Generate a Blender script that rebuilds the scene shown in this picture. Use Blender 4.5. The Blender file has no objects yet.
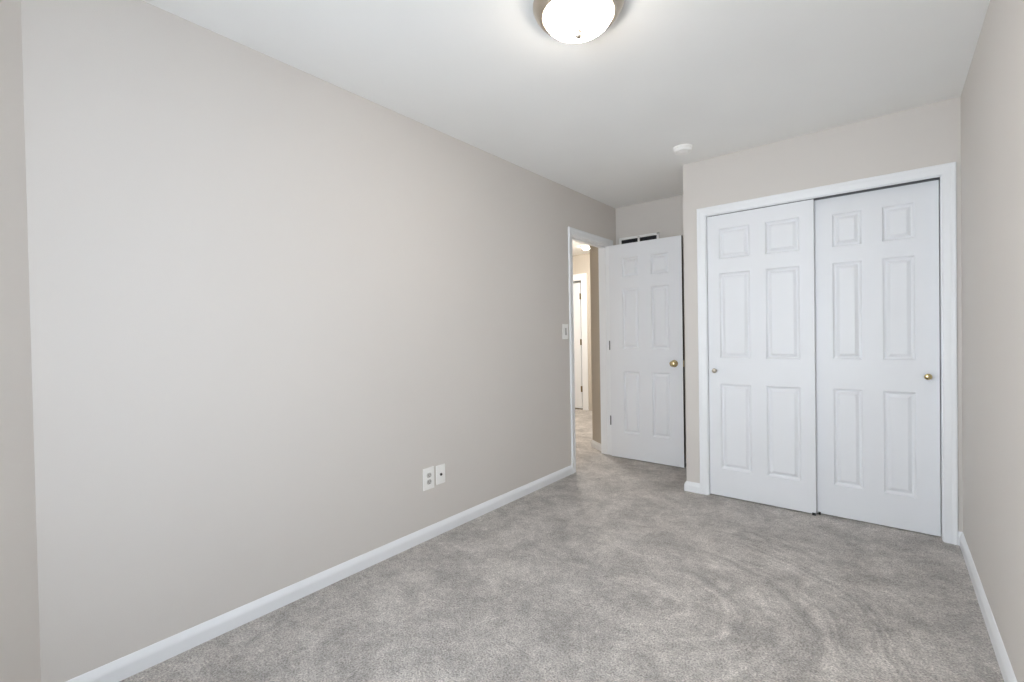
import bpy, bmesh, math, random
from mathutils import Vector, Matrix

S = bpy.context.scene
COL = S.collection

# ------------------------------------------------------------------ camera
cam_data = bpy.data.cameras.new('camera')
cam = bpy.data.objects.new('camera', cam_data)
COL.objects.link(cam)
rot = Matrix(((0.7721958220044275, 0.005545391899493195, 0.6353604182726427),
              (0.6351537477440039, 0.020217095418907285, -0.7721210952820607),
              (-0.017126856268819813, 0.9997802346923567, 0.012089380167872713)))
cam.matrix_world = Matrix.Translation((0, 0, 1.193)) @ rot.to_4x4()
cam_data.sensor_fit = 'HORIZONTAL'
cam_data.sensor_width = 36.0
cam_data.lens = 36.0 * 458.3 / 1024.0
cam_data.clip_start = 0.02
S.camera = cam

# ------------------------------------------------------------------ world, daylight, exposure
world = bpy.data.worlds.new('world')
S.world = world
world.use_nodes = True
bg = world.node_tree.nodes['Background']
bg.inputs['Color'].default_value = (0.78, 0.88, 1.0, 1)
bg.inputs['Strength'].default_value = 6.8

# daylight lamp added outside the made-up window behind the camera
fill_data = bpy.data.lights.new('daylight_fill', 'AREA')
fill_data.shape = 'RECTANGLE'
fill_data.size = 1.25
fill_data.size_y = 1.55
fill_data.energy = 12
fill_data.spread = math.radians(95)
fill_data.color = (0.88, 0.945, 1.0)
fill = bpy.data.objects.new('daylight_fill', fill_data)
COL.objects.link(fill)
fill.location = (-0.80, -0.52, 1.25)
fill.rotation_euler = (math.radians(90), 0, 0)      # aims along +Y, into the room

S.view_settings.view_transform = 'Standard'
S.view_settings.look = 'None'
S.view_settings.gamma = 1.0
S.view_settings.use_curve_mapping = False
S.view_settings.exposure = 0.07
S.cycles.max_bounces = 14
S.cycles.diffuse_bounces = 10
S.cycles.use_denoising = True
S.cycles.caustics_reflective = False
S.cycles.caustics_refractive = False

# ------------------------------------------------------------------ room dimensions
L = -2.10        # left wall face
RW = 0.305       # right wall face
CL = 3.47        # closet wall face
AL = 4.21        # back wall of the recess behind the door
CX = -1.180      # end of closet wall, side of the recess
BW = -0.35       # window wall face (behind camera)
H = 2.44
WT = 0.115       # wall thickness
HX = L - WT      # hall side of left wall
OY0, OY1, OZ = 3.384, 4.060, 2.045          # entry door opening (clear)
KX0, KX1, KZ = -1.018, 0.224, 2.030         # closet opening (clear)
FARY = 6.25                                 # far hall wall
FX0, FX1, FZ = -4.46, -3.725, 2.035         # opening in far hall wall


# ------------------------------------------------------------------ materials
def s2l(c):
    c /= 255.0
    return c / 12.92 if c <= 0.04045 else ((c + 0.055) / 1.055) ** 2.4


def rgb(r, g, b):
    return (s2l(r), s2l(g), s2l(b), 1)


def mat(name, col, rough=0.6, metal=0.0, spec=0.5, bump=None, vary=0.0, vscale=3.0):
    m = bpy.data.materials.new(name)
    m.use_nodes = True
    nt = m.node_tree
    p = nt.nodes['Principled BSDF']
    p.inputs['Base Color'].default_value = col
    p.inputs['Roughness'].default_value = rough
    p.inputs['Metallic'].default_value = metal
    p.inputs['Specular IOR Level'].default_value = spec
    tc = nt.nodes.new('ShaderNodeTexCoord')
    if vary:
        n = nt.nodes.new('ShaderNodeTexNoise')
        n.inputs['Scale'].default_value = vscale
        n.inputs['Detail'].default_value = 4
        nt.links.new(tc.outputs['Object'], n.inputs['Vector'])
        r = nt.nodes.new('ShaderNodeValToRGB')
        r.color_ramp.elements[0].position = 0.3
        r.color_ramp.elements[1].position = 0.7
        r.color_ramp.elements[0].color = tuple(x * (1 - vary) for x in col[:3]) + (1,)
        r.color_ramp.elements[1].color = tuple(min(1, x * (1 + vary)) for x in col[:3]) + (1,)
        nt.links.new(n.outputs['Fac'], r.inputs['Fac'])
        nt.links.new(r.outputs['Color'], p.inputs['Base Color'])
    if bump:
        n = nt.nodes.new('ShaderNodeTexNoise')
        n.inputs['Scale'].default_value = bump[0]
        n.inputs['Detail'].default_value = 3
        b = nt.nodes.new('ShaderNodeBump')
        b.inputs['Strength'].default_value = bump[1]
        b.inputs['Distance'].default_value = bump[2]
        nt.links.new(tc.outputs['Object'], n.inputs['Vector'])
        nt.links.new(n.outputs['Fac'], b.inputs['Height'])
        nt.links.new(b.outputs['Normal'], p.inputs['Normal'])
    return m


def emit(name, col, strength):
    m = bpy.data.materials.new(name)
    m.use_nodes = True
    p = m.node_tree.nodes['Principled BSDF']
    p.inputs['Base Color'].default_value = (0.9, 0.9, 0.88, 1)
    p.inputs['Roughness'].default_value = 0.25
    p.inputs['Emission Color'].default_value = col
    p.inputs['Emission Strength'].default_value = strength
    return m


WALL = mat('greige wall paint', rgb(214, 209, 203.5), 0.75, spec=0.25, bump=(260, 0.12, 0.002), vary=0.012, vscale=1.3)
HALLWALL = mat('beige hall wall paint', rgb(194, 186, 174), 0.75, spec=0.25, bump=(260, 0.12, 0.002), vary=0.012)
CEIL = mat('flat white ceiling paint', rgb(240, 240, 238), 0.9, spec=0.1, bump=(180, 0.15, 0.002), vary=0.012, vscale=2.0)
TRIM = mat('white semi-gloss trim paint', rgb(237, 239, 241), 0.38, spec=0.4, vary=0.008, vscale=5)
DOOR = mat('white door paint', rgb(232, 234, 237), 0.42, spec=0.4, bump=(500, 0.05, 0.0008), vary=0.008, vscale=4)
PLATE = mat('white plastic', rgb(246, 245, 242), 0.32, vary=0.005)
DARK = mat('dark socket plastic', rgb(38, 36, 34), 0.5, vary=0.05)
SLOT = mat('light grey fitting plastic', rgb(196, 194, 190), 0.4, vary=0.01)  # even light grey of the rocker and receptacle faces
NICKEL = mat('brushed nickel', rgb(196, 186, 172), 0.32, metal=1.0, bump=(400, 0.03, 0.0005), vary=0.03, vscale=30)
BRASS = mat('polished brass', rgb(214, 196, 150), 0.2, metal=1.0, vary=0.03, vscale=30)
AGED = mat('aged brass', rgb(128, 112, 76), 0.4, metal=0.9, vary=0.08, vscale=40)
STEEL = mat('grey steel', rgb(120, 120, 122), 0.35, metal=0.9, vary=0.05, vscale=40)
SHADE = mat('grey socket slots', rgb(112, 110, 108), 0.5, vary=0.03)
DUCT = mat('dark duct interior', rgb(42, 42, 46), 0.8, vary=0.05)
BLACKED = mat('black rubber weatherstrip', rgb(24, 24, 26), 0.7, vary=0.05)
EDGE = mat('dark door gap strip', rgb(46, 42, 40), 0.7, vary=0.06)  # darkness of the gap beside the open door, painted on its edge
VINYL = mat('pale vinyl floor', rgb(214, 208, 198), 0.35, vary=0.03, vscale=8)
DOME = emit('lit white glass', (1.0, 0.90, 0.79, 1), 40.0)
HALLFAR = emit('lit hall glass', (1.0, 0.95, 0.89, 1), 50.0)
HALLNEAR = emit('bright hall glass', (1.0, 0.95, 0.89, 1), 400.0)


def carpet():
    m = bpy.data.materials.new('light grey cut pile carpet')
    m.use_nodes = True
    nt = m.node_tree
    N, K = nt.nodes, nt.links
    p = N['Principled BSDF']
    p.inputs['Roughness'].default_value = 0.95
    p.inputs['Specular IOR Level'].default_value = 0.08
    p.inputs['Sheen Weight'].default_value = 0.15
    tc = N.new('ShaderNodeTexCoord')

    def noise(scale, detail, rough=0.5, dist=0.0, vec=None):
        n = N.new('ShaderNodeTexNoise')
        n.inputs['Scale'].default_value = scale
        n.inputs['Detail'].default_value = detail
        n.inputs['Roughness'].default_value = rough
        n.inputs['Distortion'].default_value = dist
        K.new(vec or tc.outputs['Object'], n.inputs['Vector'])
        return n.outputs['Fac']

    def remap(v, a, b, c, d):
        n = N.new('ShaderNodeMapRange')
        n.inputs[1].default_value, n.inputs[2].default_value = a, b
        n.inputs[3].default_value, n.inputs[4].default_value = c, d
        K.new(v, n.inputs[0])
        return n.outputs[0]

    def math_(op, a, b):
        n = N.new('ShaderNodeMath')
        n.operation = op
        K.new(a, n.inputs[0])
        if isinstance(b, float):
            n.inputs[1].default_value = b
        else:
            K.new(b, n.inputs[1])
        return n.outputs[0]

    pile = remap(noise(150, 2, 0.6), 0.28, 0.72, 0.56, 1.44)           # single tufts
    tuft = remap(noise(52, 4, 0.75), 0.3, 0.7, 0.84, 1.16)
    foot = remap(noise(11, 7, 0.78, 0.3), 0.38, 0.62, 0.86, 1.12)     # trodden patches
    broad = remap(noise(3.6, 8, 0.74, 0.4), 0.41, 0.59, 0.82, 1.13)
    # marks swept into the pile: arcs in front of the closet
    sub = N.new('ShaderNodeVectorMath')
    sub.operation = 'SUBTRACT'
    K.new(tc.outputs['Object'], sub.inputs[0])
    sub.inputs[1].default_value = (-.80, 1.95, 0)
    ln = N.new('ShaderNodeVectorMath')
    ln.operation = 'LENGTH'
    K.new(sub.outputs[0], ln.inputs[0])
    rr = math_('ADD', ln.outputs['Value'], math_('MULTIPLY', noise(2.2, 3), 0.22))
    cmb = N.new('ShaderNodeCombineXYZ')
    K.new(rr, cmb.inputs[0])
    band = remap(noise(15.0, 3, 0.65, 0.0, cmb.outputs[0]), 0.38, 0.60, 0.80, 1.26)
    sx = N.new('ShaderNodeSeparateXYZ')
    K.new(tc.outputs['Object'], sx.inputs[0])
    msk = math_('MULTIPLY', remap(sx.outputs['X'], -1.0, -0.6, 0.0, 1.0), remap(ln.outputs['Value'], 0.95, 1.15, 1.0, 0.0))
    msk = math_('MULTIPLY', msk, remap(noise(3.0, 4, 0.6), 0.36, 0.60, 0.4, 1.0))
    one = N.new('ShaderNodeMix')
    one.data_type = 'FLOAT'
    K.new(msk, one.inputs[0])
    one.inputs[2].default_value = 1.0
    K.new(band, one.inputs[3])
    v = math_('MULTIPLY', pile, tuft)
    v = math_('MULTIPLY', v, foot)
    v = math_('MULTIPLY', v, broad)
    v = math_('MULTIPLY', v, one.outputs[0])
    mul = N.new('ShaderNodeVectorMath')
    mul.operation = 'SCALE'
    mul.inputs[0].default_value = rgb(185, 180, 175)[:3]
    K.new(v, mul.inputs['Scale'])
    K.new(mul.outputs[0], p.inputs['Base Color'])
    b = N.new('ShaderNodeBump')
    b.inputs['Strength'].default_value = 0.7
    b.inputs['Distance'].default_value = 0.006
    K.new(math_('MULTIPLY', pile, tuft), b.inputs['Height'])
    K.new(b.outputs['Normal'], p.inputs['Normal'])
    return m


CARPET = carpet()


def pane_mat():
    m = bpy.data.materials.new('clear window glass')
    m.use_nodes = True
    nt = m.node_tree
    nt.nodes.remove(nt.nodes['Principled BSDF'])
    t = nt.nodes.new('ShaderNodeBsdfTransparent')
    g = nt.nodes.new('ShaderNodeBsdfGlossy')
    g.inputs['Roughness'].default_value = 0.02
    mx = nt.nodes.new('ShaderNodeMixShader')
    mx.inputs[0].default_value = 0.06
    nt.links.new(t.outputs[0], mx.inputs[1])
    nt.links.new(g.outputs[0], mx.inputs[2])
    nt.links.new(mx.outputs[0], nt.nodes['Material Output'].inputs['Surface'])
    return m


GLASS = pane_mat()


# ------------------------------------------------------------------ helpers
def obj(name, bm, m, parent=None, origin=(0, 0, 0), smooth=False):
    """Link one bmesh, built in world coordinates, as one mesh object."""
    bmesh.ops.remove_doubles(bm, verts=bm.verts, dist=1e-6)
    bmesh.ops.recalc_face_normals(bm, faces=bm.faces)
    org = Vector(parent['org']) if parent is not None and 'org' in parent else Vector(origin)
    bm.transform(Matrix.Translation(-org))
    me = bpy.data.meshes.new(name)
    bm.to_mesh(me)
    bm.free()
    me.materials.append(m)
    if smooth:
        for f in me.polygons:
            f.use_smooth = True
    o = bpy.data.objects.new(name, me)
    COL.objects.link(o)
    if parent is not None:
        o.parent = parent
        o['org'] = tuple(org)
    else:
        o.location = org
        o['org'] = tuple(org)
    return o


def tag(o, label, cat, group=None, kind=None):
    o['label'] = label
    o['category'] = cat
    if group:
        o['group'] = group
    if kind:
        o['kind'] = kind
    return o


def struct(name, bm, m, label, cat, parent=None, origin=(0, 0, 0), smooth=False):
    return tag(obj(name, bm, m, parent, origin, smooth), label, cat, kind='structure')


def thing(name, loc, label, cat, group=None, kind=None):
    o = bpy.data.objects.new(name, None)
    o.empty_display_size = 0.1
    COL.objects.link(o)
    o.location = loc
    o['org'] = tuple(loc)
    return tag(o, label, cat, group, kind)


def box(bm, x0, x1, y0, y1, z0, z1, bev=0.0, seg=2):
    n = bmesh.new()
    bmesh.ops.create_cube(n, size=1)
    for v in n.verts:
        v.co = Vector((x0 + (v.co.x + .5) * (x1 - x0), y0 + (v.co.y + .5) * (y1 - y0), z0 + (v.co.z + .5) * (z1 - z0)))
    if bev:
        bmesh.ops.bevel(n, geom=list(n.edges), offset=bev, segments=seg, affect='EDGES', profile=0.6)
    merge(bm, n)
    return bm


def merge(bm, n):
    me = bpy.data.meshes.new('tmp')
    n.to_mesh(me)
    n.free()
    bm.from_mesh(me)
    bpy.data.meshes.remove(me)


def B(*a, **k):
    return box(bmesh.new(), *a, **k)


def prism(bm, pts, z0, z1):
    """Vertical prism over a plan outline."""
    lo = [bm.verts.new((x, y, z0)) for x, y in pts]
    hi = [bm.verts.new((x, y, z1)) for x, y in pts]
    n = len(pts)
    bm.faces.new(lo[::-1])
    bm.faces.new(hi)
    for i in range(n):
        j = (i + 1) % n
        bm.faces.new((lo[i], lo[j], hi[j], hi[i]))
    return bm


def lathe(bm, prof, centre, axis=(0, 0, 1), seg=32):
    """Revolve (radius, height) pairs about an axis through centre."""
    q = Vector((0, 0, 1)).rotation_difference(Vector(axis)).to_matrix()
    c = Vector(centre)
    rings = []
    for r, h in prof:
        if r < 1e-6:
            rings.append([bm.verts.new(c + q @ Vector((0, 0, h)))])
        else:
            rings.append([bm.verts.new(c + q @ Vector((r * math.cos(2 * math.pi * k / seg), r * math.sin(2 * math.pi * k / seg), h)))
                          for k in range(seg)])
    for a, b in zip(rings, rings[1:]):
        for k in range(seg):
            k2 = (k + 1) % seg
            if len(a) == 1 and len(b) == 1:
                continue
            if len(a) == 1:
                bm.faces.new((a[0], b[k], b[k2]))
            elif len(b) == 1:
                bm.faces.new((a[k], a[k2], b[0]))
            else:
                bm.faces.new((a[k], a[k2], b[k2], b[k]))
    return bm


def sweep(prof, frames):
    """Join copies of a closed profile; frames is a list of functions (u, w) -> point."""
    bm = bmesh.new()
    rings = [[bm.verts.new(f(u, w)) for u, w in prof] for f in frames]
    n = len(prof)
    for a, b in zip(rings, rings[1:]):
        for k in range(n):
            k2 = (k + 1) % n
            bm.faces.new((a[k], a[k2], b[k2], b[k]))
    bm.faces.new(rings[0][::-1])
    bm.faces.new(rings[-1])
    return bm


CASING = [(0, 0), (0, .007), (.003, .010), (.018, .0115), (.034, .0125), (.042, .0155), (.052, .0165), (.056, .0155), (.058, .012), (.058, 0)]
BASE = [(0, 0), (.014, 0), (.014, .050), (.0128, .056), (.0100, .063), (.0060, .071), (.0025, .0775), (0, .079)]   # (out, up)


def casing(a, b, h, z0, fn, k=1.0):
    """U-shaped mitred casing around opening a..b, height h; fn(s, w, z) gives a point."""
    r = .004
    fr = [lambda u, w: fn(a - r - u, w, z0), lambda u, w: fn(a - r - u, w, h + r + u),
          lambda u, w: fn(b + r + u, w, h + r + u), lambda u, w: fn(b + r + u, w, z0)]
    return sweep([(u * k, w) for u, w in CASING], fr)


def baseboard(p, q, out, m0=0.0, m1=0.0):
    """Straight board on the floor from p to q, out = unit normal into the room; m0/m1 lengthen the outer face for mitres."""
    p, q, o = Vector((*p, 0)), Vector((*q, 0)), Vector((*out, 0))
    d = (q - p).normalized()
    return sweep(BASE, [lambda u, w: p + o * u - d * (m0 * u) + Vector((0, 0, w)),
                        lambda u, w: q + o * u + d * (m1 * u) + Vector((0, 0, w))])


def panel_door(x0, x1, z0, z1, yf, th, cols, rows, both=False):
    """Six-panel moulded door slab; face at y = yf looks towards -Y."""
    bm = bmesh.new()
    xs = sorted([x0, x1] + [c for p in cols for c in p])
    zs = sorted([z0, z1] + [r for p in rows for r in p])
    steps = [(0, 0), (.003, .0045), (.009, .0110), (.015, .0130), (.018, .0128), (.034, .0020), (.036, .0012)]

    def face(y, sg):
        for i in range(len(xs) - 1):
            for j in range(len(zs) - 1):
                a, b, c, d = xs[i], xs[i + 1], zs[j], zs[j + 1]
                ip = any(abs(a - p[0]) < 1e-6 for p in cols) and any(abs(c - r[0]) < 1e-6 for r in rows)
                if not ip:
                    bm.faces.new([bm.verts.new((px, y, pz)) for px, pz in ((a, c), (b, c), (b, d), (a, d))])
                    continue
                rings = []
                for ins, dep in steps:
                    rings.append([bm.verts.new((px, y + sg * dep, pz)) for px, pz in
                                  ((a + ins, c + ins), (b - ins, c + ins), (b - ins, d - ins), (a + ins, d - ins))])
                for r0, r1 in zip(rings, rings[1:]):
                    for k in range(4):
                        k2 = (k + 1) % 4
                        bm.faces.new((r0[k], r0[k2], r1[k2], r1[k]))
                bm.faces.new(rings[-1])

    face(yf, 1)
    if both:
        face(yf + th, -1)
    else:
        bm.faces.new([bm.verts.new((px, yf + th, pz)) for px, pz in ((x0, z0), (x1, z0), (x1, z1), (x0, z1))])
    for pts in ([(x, z0) for x in xs], [(x, z1) for x in xs], [(x0, z) for z in zs], [(x1, z) for z in zs]):
        for (a, c), (b, d) in zip(pts, pts[1:]):
            bm.faces.new([bm.verts.new(v) for v in ((a, yf, c), (b, yf, d), (b, yf + th, d), (a, yf + th, c))])
    return bm


# ================================================================== SETTING
# ---- floor and ceilings
bm = bmesh.new()
prism(bm, [(L, BW - .0), (RW, BW), (RW, AL), (L, AL)], -.06, .006)
prism(bm, [(-4.75, 2.3), (L, 2.3), (L, AL), (-2.42, 4.235), (-2.42, FARY + .115), (-4.75, FARY + .115)], -.06, .006)
struct('floor', bm, CARPET, 'light grey cut-pile carpet with trodden patches and vacuum sweeps', 'floor')
struct('floor_bathroom', B(-5.2, -3.2, FARY + .115, 8.2, -.06, -.002), VINYL, 'pale hard floor beyond the far hall door', 'floor')

struct('ceiling', B(L - WT, RW + WT, BW - WT, AL + WT, H, H + .1), CEIL, 'flat white bedroom ceiling', 'ceiling')
struct('ceiling_hall', prism(bmesh.new(), [(-4.85, 2.2), (HX, 2.2), (HX, AL + .0), (HX, FARY), (-4.85, FARY)], H, H + .1), CEIL,
       'white hallway ceiling seen through the open doorway', 'ceiling')

# ---- bedroom walls
bm = bmesh.new()
J = .018
box(bm, HX, L, .153, OY0 - J, 0, H)
box(bm, HX, L, OY0 - J, OY1 + J, OZ + J, H)
box(bm, HX, L, OY1 + J, AL + WT, 0, H)
struct('wall_left', bm, WALL, 'long greige wall with the outlets and the doorway', 'wall')
struct('wall_angled', prism(bmesh.new(), [(L, .153), (-1.60, BW), (-1.72, BW - WT), (HX, .153 - .05)], 0, H), WALL,
       'short greige wall at the left edge beside the long wall', 'wall')
struct('wall_right', B(RW, RW + WT, BW - WT, AL + WT, 0, H), WALL, 'greige wall running past the sliding closet on the right', 'wall')
bm = bmesh.new()
box(bm, CX, KX0 - J, CL, CL + WT, 0, H)
box(bm, KX0 - J, KX1 + J, CL, CL + WT, KZ + .05, H)
box(bm, KX1 + J, RW, CL, CL + WT, 0, H)
box(bm, CX, CX + WT * .8, CL + WT, AL, 0, H)
struct('wall_closet', bm, WALL, 'greige wall around the double sliding closet doors', 'wall')
struct('wall_back', B(L, RW, AL, AL + WT, 0, H), WALL, 'recessed greige wall behind the open door', 'wall')

# ---- unseen window wall (behind the camera); its window is added as the light source
WX0, WX1, WZ0, WZ1 = -1.40, -0.20, 0.50, 2.05
bm = bmesh.new()
box(bm, -1.72, WX0, BW - WT, BW, 0, H)
box(bm, WX1, RW, BW - WT, BW, 0, H)
box(bm, WX0, WX1, BW - WT, BW, 0, WZ0)
box(bm, WX0, WX1, BW - WT, BW, WZ1, H)
struct('wall_window', bm, WALL, 'unseen greige wall with the added window, opposite the closet', 'wall')
win = thing('added_window_1', ((WX0 + WX1) / 2, BW, WZ0), 'white framed double-hung window added opposite the closet as the light source', 'window', kind='structure')
bm = bmesh.new()
for a in ((WX0, WX0 + .04, WZ0, WZ1), (WX1 - .04, WX1, WZ0, WZ1), (WX0, WX1, WZ1 - .04, WZ1), (WX0, WX1, WZ0, WZ0 + .04), (WX0, WX1, 1.255, 1.295)):
    box(bm, a[0], a[1], BW - .10, BW - .05, a[2], a[3], .003)
obj('window_frame', bm, TRIM, win)
obj('window_pane', B(WX0 + .03, WX1 - .03, BW - .078, BW - .074, WZ0 + .03, WZ1 - .03), GLASS, win)
obj('window_sill', B(WX0 - .05, WX1 + .05, BW - .05, BW + .04, WZ0 - .022, WZ0, .004), TRIM, win)
obj('window_casing', casing(WX0, WX1, WZ1, WZ0, lambda s, w, z: Vector((s, BW + w, z))), TRIM, win)

# ---- hall walls
bm = prism(bmesh.new(), [(HX, 4.110), (-2.42, 4.250), (-2.42, FARY), (HX, FARY)], 0, H)
struct('wall_hall_angled', bm, HALLWALL, 'narrow beige hallway wall just outside the doorway', 'wall')
bm = bmesh.new()
box(bm, -4.85, FX0 - J, FARY, FARY + .115, 0, H)
box(bm, FX1 + J, -2.42, FARY, FARY + .115, 0, H)
box(bm, FX0 - J, FX1 + J, FARY, FARY + .115, FZ + J, H)
struct('wall_hall_far', bm, HALLWALL, 'far beige hallway wall above the ajar door', 'wall')
bm = bmesh.new()
box(bm, -4.85, -4.75, 2.2, FARY, 0, H)
struct('wall_hall_side', bm, HALLWALL, 'beige side wall of the hallway, out of sight beside the doorway', 'wall')
struct('wall_hall_near', B(-4.85, HX, 2.2, 2.3, 0, H), HALLWALL, 'beige near wall of the hallway, out of sight beside the doorway', 'wall')
bm = bmesh.new()
box(bm, -5.3, -5.2, FARY + .115, 8.2, 0, H)
box(bm, -3.2, -3.1, FARY + .115, 8.2, 0, H)
box(bm, -5.3, -3.1, 8.2, 8.3, 0, H)
box(bm, -5.3, -3.1, FARY + .115, 8.3, H, H + .1)
struct('wall_bathroom', bm, HALLWALL, 'unlit room walls beyond the ajar far door', 'wall')

# ---- baseboards
struct('baseboard_left', baseboard((L, .153), (L, OY0 - .062), (1, 0), m0=-.41), TRIM, 'white baseboard along the long left wall', 'baseboard')
struct('baseboard_angled', baseboard((-1.60, BW), (L, .153), (.7071, .7071), m1=-.41), TRIM, 'white baseboard of the short angled wall', 'baseboard')
struct('baseboard_right', baseboard((RW, CL), (RW, BW), (-1, 0), m0=-1, m1=-1), TRIM, 'white baseboard along the right wall', 'baseboard')
bm = baseboard((CX, CL), (KX0 - .062, CL), (0, -1), m0=1)
merge(bm, baseboard((CX, AL), (CX, CL), (-1, 0), m1=1))
struct('baseboard_closet', bm, TRIM, 'short white baseboard wrapping the corner beside the closet casing', 'baseboard')
struct('baseboard_corner', baseboard((KX1 + .062, CL), (RW, CL), (0, -1), m1=-1), TRIM, 'tiny white baseboard between the closet casing and the right wall', 'baseboard')
struct('baseboard_back', baseboard((L, AL), (CX, AL), (0, -1), m1=-1), TRIM, 'white baseboard behind the open door', 'baseboard')
d = Vector((-2.42 - HX, 4.250 - 4.110, 0)).normalized()
struct('baseboard_hall', baseboard((HX, 4.110), (-2.42, 4.250), (d.y * -1 if d.y < 0 else -d.y, d.x), m1=.4), TRIM,
       'white baseboard on the narrow hallway wall outside the doorway', 'baseboard')
struct('baseboard_window', baseboard((RW, BW), (-1.60, BW), (0, 1), m0=-1, m1=-.41), TRIM, 'white baseboard under the added window', 'baseboard')

# ---- entry door frame
t1 = thing('trim_1', (L, OY0, 0), 'white casing and jamb of the open doorway in the left wall', 'door frame', kind='structure')
obj('casing', casing(OY0, OY1, OZ, 0, lambda s, w, z: Vector((L + w, s, z))), TRIM, t1)
obj('hall_casing', casing(OY0, OY1, OZ, 0, lambda s, w, z: Vector((HX - w * .4, s, z))), TRIM, t1)
bm = bmesh.new()
box(bm, HX, L, OY0 - J, OY0, 0, OZ)
box(bm, HX, L, OY1, OY1 + J, 0, OZ)
box(bm, HX, L, OY0 - J, OY1 + J, OZ, OZ + J)
obj('jamb', bm, TRIM, t1)
bm = bmesh.new()
box(bm, L - .075, L - .040, OY0, OY0 + .010, 0, OZ)
box(bm, L - .075, L - .040, OY1 - .007, OY1, 0, OZ)
box(bm, L - .075, L - .040, OY0, OY1, OZ - .010, OZ)
obj('door_stop', bm, TRIM, t1)
st = B(L - .030, L + .004, OY0 - .001, OY0 + .0035, .905, .962, .001)
obj('strike_plate', st, AGED, t1)['label'] = 'small dark metal strike plate'

# ---- closet frame
t2 = thing('trim_2', (KX0, CL, 0), 'white casing around the double sliding closet doors', 'door frame', kind='structure')
obj('casing', casing(KX0, KX1, KZ, 0, lambda s, w, z: Vector((s, CL - w, z))), TRIM, t2)
bm = bmesh.new()
box(bm, KX0 - J, KX0, CL, CL + WT, 0, KZ + .05)
box(bm, KX1, KX1 + J, CL, CL + WT, 0, KZ + .05)
box(bm, KX0, KX1, CL, CL + .012, KZ, KZ + .05)
box(bm, KX0, KX1, CL + WT - .012, CL + WT, KZ + .015, KZ + .05)
obj('jamb', bm, TRIM, t2)
bm = bmesh.new()
box(bm, KX0, KX1, CL + .012, CL + WT - .012, KZ + .04, KZ + .05)
box(bm, KX0, KX1, CL + .050, CL + .053, KZ - .005, KZ + .05)
obj('door_track', bm, STEEL, t2)['label'] = 'grey metal sliding track'

# ---- far hall door frame
t3 = thing('trim_3', (FX1, FARY, 0), 'white casing of the far hallway door', 'door frame', kind='structure')
obj('casing', casing(FX0, FX1, FZ, 0, lambda s, w, z: Vector((s, FARY - w, z)), 1.75), TRIM, t3)
bm = bmesh.new()
box(bm, FX0 - J, FX0, FARY, FARY + .115, 0, FZ)
box(bm, FX1, FX1 + J, FARY, FARY + .115, 0, FZ)
box(bm, FX0 - J, FX1 + J, FARY, FARY + .115, FZ, FZ + J)
obj('jamb', bm, TRIM, t3)
obj('threshold', B(FX0, FX1, FARY + .01, FARY + .10, 0, .012, .003), AGED, t3)['label'] = 'dark threshold strip'


# ================================================================== DOORS
def knob(parent, centre, axis, m, r=.027, name='knob', rose=.032, reach=.055):
    k = obj(name, lathe(bmesh.new(), [(0, 0), (rose, 0), (rose, .003), (rose * .86, .007), (rose * .45, .010), (r * .42, .014), (r * .40, reach * .42),
                                      (r * .62, reach * .52), (r * .93, reach * .64), (r, reach * .76), (r * .94, reach * .88), (r * .70, reach * .97), (0, reach)],
                              centre, axis), m, parent, smooth=True)
    return k


# entry door, swung fully open into the recess
DF = 4.006
d1 = thing('door_1', (L + .02, OY1, 0), 'white six-panel hinged door swung open in front of the recess', 'door', kind='structure')
slab = obj('door_slab', panel_door(-2.074, -1.382, .016, 2.035, DF, .035, [(-1.940, -1.780), (-1.660, -1.497)],
                                   [(.252, .837), (1.046, 1.615), (1.722, 1.902)], True), DOOR, d1)
knob(d1, (-1.456, DF, .922), (0, -1, 0), BRASS)['label'] = 'polished brass knob'
knob(d1, (-1.456, DF + .035, .922), (0, 1, 0), BRASS)
obj('gap_strip', B(-1.3822, -1.3812, DF + .0015, DF + .0335, .018, 2.033), EDGE, d1)['label'] = 'dark strip on the latch edge standing in for the dark gap'
obj('latch_plate', B(-1.3825, -1.3800, DF + .005, DF + .030, .895, .950), BRASS, d1)
for z, m in ((.36, STEEL), (1.082, STEEL), (1.80, TRIM)):
    bm = bmesh.new()
    box(bm, -2.0755, -2.0735, DF + .002, DF + .034, z - .044, z + .044)
    lathe(bm, [(0, -.044), (.0055, -.044), (.0055, .044), (0, .044)], (-2.078, DF - .002, z), (0, 0, 1), 12)
    h = obj('hinge', bm, m, d1)
    h['label'] = 'grey metal hinge' if m is STEEL else 'white painted hinge'

# closet doors
dl = thing('door_2', ((KX0 - .367) / 2, CL + .03, 0), 'white six-panel sliding closet door on the left, overlapping its neighbour', 'door', kind='structure')
obj('door_slab', panel_door(KX0 + .003, -.367, .014, 2.026, CL + .014, .034, [(-.936, -.738), (-.642, -.446)],
                            [(.212, .822), (1.004, 1.612), (1.711, 1.927)]), DOOR, dl)
knob(dl, (-.972, CL + .014, .915), (0, -1, 0), NICKEL, r=.016, rose=.012, reach=.030)['label'] = 'small shiny round pull knob'
dr = thing('door_3', ((-.38 + KX1) / 2, CL + .07, 0), 'white six-panel sliding closet door on the right, set further back', 'door', kind='structure')
obj('door_slab', panel_door(-.385, KX1 - .004, .012, 2.0255, CL + .056, .034, [(-.274, -.127), (-.028, .117)],
                            [(.212, .822), (1.008, 1.615), (1.714, 1.920)]), DOOR, dr)
knob(dr, (.170, CL + .056, .918), (0, -1, 0), BRASS, r=.018, rose=.015, reach=.034)['label'] = 'small brass pull knob'

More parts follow.
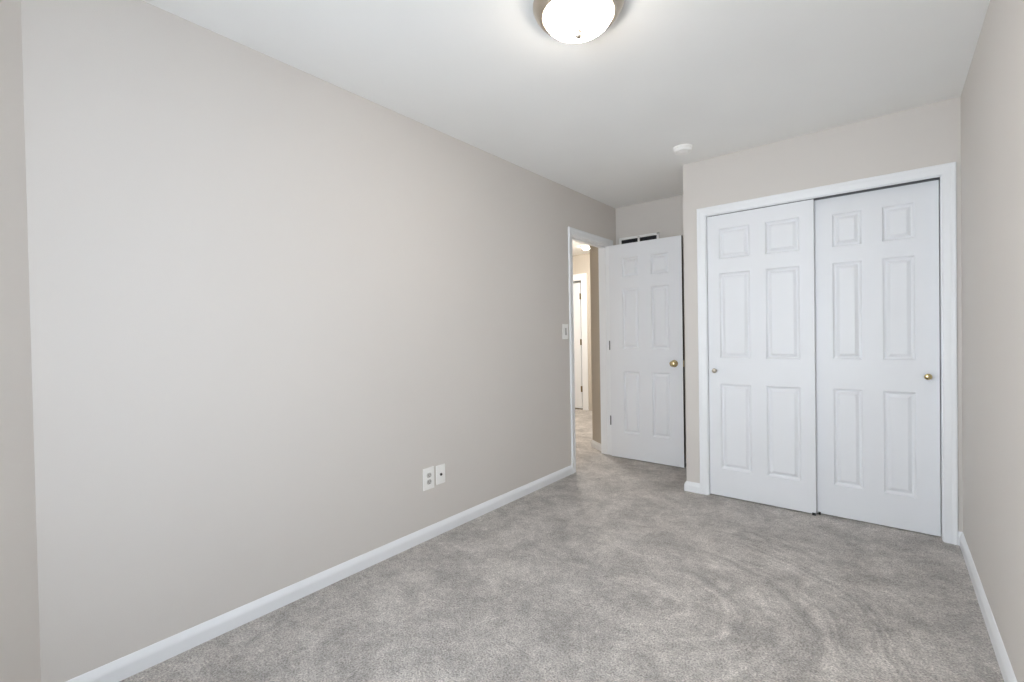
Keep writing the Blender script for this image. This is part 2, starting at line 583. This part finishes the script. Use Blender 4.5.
# far hall door, not quite shut, dark room behind its gaps
ang = math.radians(3)
PX, PY = FX1 - .024, FARY + .012
fd = thing('door_4', (PX, PY, 0), 'white hallway door standing barely ajar at the far end of the hall', 'door', kind='structure')
bm = panel_door(-.69, 0, .022, 2.004, 0, .035, [(-.60, -.41), (-.31, -.12)], [(.252, .837), (1.046, 1.615), (1.722, 1.902)], True)
bm.transform(Matrix.Translation(fd.location) @ Matrix.Rotation(-ang, 4, 'Z'))
obj('door_slab', bm, DOOR, fd)
for z in (.33, 1.07, 1.79):
    bm = bmesh.new()
    lathe(bm, [(0, -.046), (.007, -.046), (.007, .046), (0, .046)], (FX1 - .012, FARY + .004, z), (0, 0, 1), 12)
    box(bm, FX1 - .036, FX1, FARY + .009, FARY + .0115, z - .046, z + .046)
    obj('hinge', bm, AGED, fd)['label'] = 'aged brass hinge'

# ================================================================== THINGS
# ---- flush ceiling lamp
LX, LY = -.903, 1.525
lamp = thing('ceiling_light', (LX, LY, H), 'round flush ceiling light with nickel rim and lit white glass dome', 'ceiling light')
obj('rim', lathe(bmesh.new(), [(0, 0), (.171, 0), (.171, -.006), (.168, -.012), (.163, -.022), (.156, -.032), (.149, -.040), (.143, -.045), (.1295, -.046), (.1295, -.040), (0, -.036)],
                 (LX, LY, H), seg=64), NICKEL, lamp, smooth=True)['label'] = 'brushed nickel rim'
dome = [(.1290, -.040)] + [(.1290 * math.cos(a) ** .8 if a < math.pi / 2 - 1e-6 else 0, -.040 - .058 * math.sin(a)) for a in [math.pi / 2 * k / 14 for k in range(1, 15)]]
obj('glass_dome', lathe(bmesh.new(), dome, (LX, LY, H), seg=64), DOME, lamp, smooth=True)['label'] = 'glowing white glass dome'
obj('finial', lathe(bmesh.new(), [(0, -.096), (.012, -.097), (.016, -.100), (.016, -.104), (.010, -.108), (.012, -.114), (.011, -.121), (.006, -.125), (0, -.126)], (LX, LY, H), seg=20), NICKEL, lamp,
    smooth=True)['label'] = 'small nickel finial'

# ---- smoke detector
SX, SY = -1.066, 3.145
sm = thing('smoke_detector', (SX, SY, H), 'round white smoke detector on the ceiling in front of the closet', 'smoke detector')
obj('mounting_base', lathe(bmesh.new(), [(0, 0), (.064, 0), (.064, -.007), (.062, -.010), (0, -.010)], (SX, SY, H), seg=40), PLATE, sm, smooth=False)
bm = lathe(bmesh.new(), [(0, -.010), (.059, -.010), (.060, -.016), (.058, -.027), (.053, -.032), (.040, -.033), (.038, -.0305), (.034, -.0305), (.032, -.034), (0, -.035)], (SX, SY, H), seg=40)
obj('cover', bm, PLATE, sm, smooth=True)
obj('test_button', lathe(bmesh.new(), [(0, -.034), (.008, -.034), (.008, -.036), (0, -.0363)], (SX + .018, SY - .012, H), seg=20), PLATE, sm)

# ---- return air grille above the open door
vx0, vx1, vz0, vz1 = -2.058, -1.657, 1.93, 2.136
v = thing('air_vent', ((vx0 + vx1) / 2, AL, vz0), 'white air return grille on the recessed wall above the open door', 'air vent')
bm = bmesh.new()
yb, yf = AL, AL - .010
for a in ((vx0, vx1, vz1 - .022, vz1), (vx0, vx1, vz0, vz0 + .022), (vx0, vx0 + .022, vz0, vz1), (vx1 - .022, vx1, vz0, vz1),
          ((vx0 + vx1) / 2 - .010, (vx0 + vx1) / 2 + .010, vz0, vz1)):
    box(bm, a[0], a[1], yf, yb, a[2], a[3], .002)
obj('frame', bm, PLATE, v)
obj('duct_back', B(vx0 + .02, vx1 - .02, AL - .002, AL - .0005, vz0 + .02, vz1 - .02), DUCT, v)['label'] = 'dark opening behind the louvres'
bm = bmesh.new()
z = vz0 + .030
while z < vz1 - .028:
    for a, b in ((vx0 + .022, (vx0 + vx1) / 2 - .010), ((vx0 + vx1) / 2 + .010, vx1 - .022)):
        n = box(bmesh.new(), a, b, -.005, .005, -.0008, .0008)
        n.transform(Matrix.Translation((0, AL - .006, z)) @ Matrix.Rotation(math.radians(40), 4, 'X'))
        merge(bm, n)
    z += .013
obj('louvres', bm, DUCT, v)


# ---- wall plates on the left wall (facing +X)
def wall_plate(name, y0, y1, z0, z1, label, cat):
    t = thing(name, (L, (y0 + y1) / 2, z0), label, cat)
    n = B(L, L + .006, y0, y1, z0, z1, .0025, 3)
    obj('cover_plate', n, PLATE, t)
    return t


def screw(t, y, z):
    obj('screw', lathe(bmesh.new(), [(0, .0055), (.0032, .0055), (.0030, .0072), (0, .0076)], (L, y, z), (1, 0, 0), 12), PLATE, t)


# light switch by the doorway
sw = wall_plate('light_switch', 3.212, 3.296, 1.155, 1.281, 'white light switch plate on the wall beside the doorway', 'light switch')
n = bmesh.new()
ys, zc = 3.254, 1.218
box(n, L + .005, L + .0075, ys - .0165, ys + .0165, zc - .033, zc + .033, .001)
rk = obj('rocker_frame', n, PLATE, sw)
n = bmesh.new()
a = [(L + .0055, ys - .014, zc - .030), (L + .0115, ys - .014, zc - .030), (L + .0085, ys - .014, zc), (L + .0078, ys - .014, zc + .030), (L + .0055, ys - .014, zc + .030)]
v0 = [n.verts.new(p) for p in a]
v1 = [n.verts.new((p[0], ys + .014, p[2])) for p in a]
n.faces.new(v0)
n.faces.new(v1[::-1])
for k in range(5):
    n.faces.new((v0[k], v0[(k + 1) % 5], v1[(k + 1) % 5], v1[k]))
obj('rocker', n, SLOT, sw)
screw(sw, ys, zc - .048)
screw(sw, ys, zc + .048)

# duplex outlet
oy, oz = 1.755, .360
ot = wall_plate('electrical_outlet', oy - .041, oy + .041, oz - .064, oz + .064, 'larger white duplex power outlet low on the left wall', 'outlet')
for s in (-1, 1):
    zc = oz + s * .0195
    n = bmesh.new()
    pts = []
    for k in range(24):
        t = 2 * math.pi * k / 24
        pts.append((oy + .0168 * math.cos(t), zc + max(-.0135, min(.0135, .0168 * math.sin(t)))))
    f0 = [n.verts.new((L + .005, y, z)) for y, z in pts]
    f1 = [n.verts.new((L + .0085, y, z)) for y, z in pts]
    n.faces.new(f0)
    n.faces.new(f1)
    for k in range(24):
        n.faces.new((f0[k], f0[(k + 1) % 24], f1[(k + 1) % 24], f1[k]))
    r = obj('receptacle', n, SLOT, ot)
    n = bmesh.new()
    box(n, L + .0084, L + .0090, oy - .0085, oy - .0055, zc - .002, zc + .008)
    box(n, L + .0084, L + .0090, oy + .0055, oy + .0085, zc - .001, zc + .007)
    lathe(n, [(0, 0), (.003, 0), (.003, .0006), (0, .0006)], (L + .0084, oy, zc - .0075), (1, 0, 0), 12)
    obj('socket_slots', n, SHADE, r)['label'] = 'dark socket slots'
screw(ot, oy, oz)

# cable jack plate
jy, jz = 1.848, .3625
jt = wall_plate('cable_jack', jy - .0355, jy + .0355, jz - .057, jz + .057, 'smaller white wall plate with one dark jack beside the power outlet', 'wall jack')
obj('jack_collar', lathe(bmesh.new(), [(0, .005), (.0085, .005), (.0085, .0085), (.0060, .0095), (0, .0095)], (L, jy, jz), (1, 0, 0), 20), STEEL, jt)
obj('jack', lathe(bmesh.new(), [(0, .009), (.0058, .009), (.0055, .013), (.003, .0132), (0, .0132)], (L, jy, jz), (1, 0, 0), 20), DARK, jt)['label'] = 'dark round jack'
screw(jt, jy, jz - .042)
screw(jt, jy, jz + .042)

# floor guide between the sliding doors
g = thing('floor_guide', (-.375, CL + .05, 0), 'small dark floor guide under the meeting edges of the closet doors', 'door guide')
obj('guide_plate', B(-.388, -.347, CL + .049, CL + .055, 0, .008, .0015), DARK, g)
obj('guide_fin', B(-.388, -.368, CL + .006, CL + .050, 0, .021, .002), DARK, g)
obj('guide_fin', B(-.358, -.346, CL + .040, CL + .054, 0, .021, .002), DARK, g)

# hall flush light
def hall_light(hx, hy, label, m, k):
    hl = thing('hall_ceiling_light', (hx, hy, H), label, 'ceiling light')
    obj('rim', lathe(bmesh.new(), [(0, 0), (.118 * k, 0), (.120 * k, -.008), (.112 * k, -.016), (.100 * k, -.018), (0, -.016)], (hx, hy, H), seg=40), PLATE, hl, smooth=True)
    obj('glass_dome', lathe(bmesh.new(), [(.102 * k, -.017)] + [(.102 * k * math.cos(a), -.017 - .06 * k * math.sin(a)) for a in [math.pi / 2 * j / 8 for j in range(1, 8)]]
                            + [(0, -.017 - .06 * k)], (hx, hy, H), seg=40), m, hl, smooth=True)


hall_light(-3.32, 5.72, 'small lit round light on the hallway ceiling in front of the ajar door', HALLFAR, .55)
hall_light(-3.24, 4.93, 'lit hallway ceiling light almost hidden behind the doorway casing', HALLNEAR, 1.0)

for o in list(bpy.data.objects):
    if 'org' in o:
        del o['org']
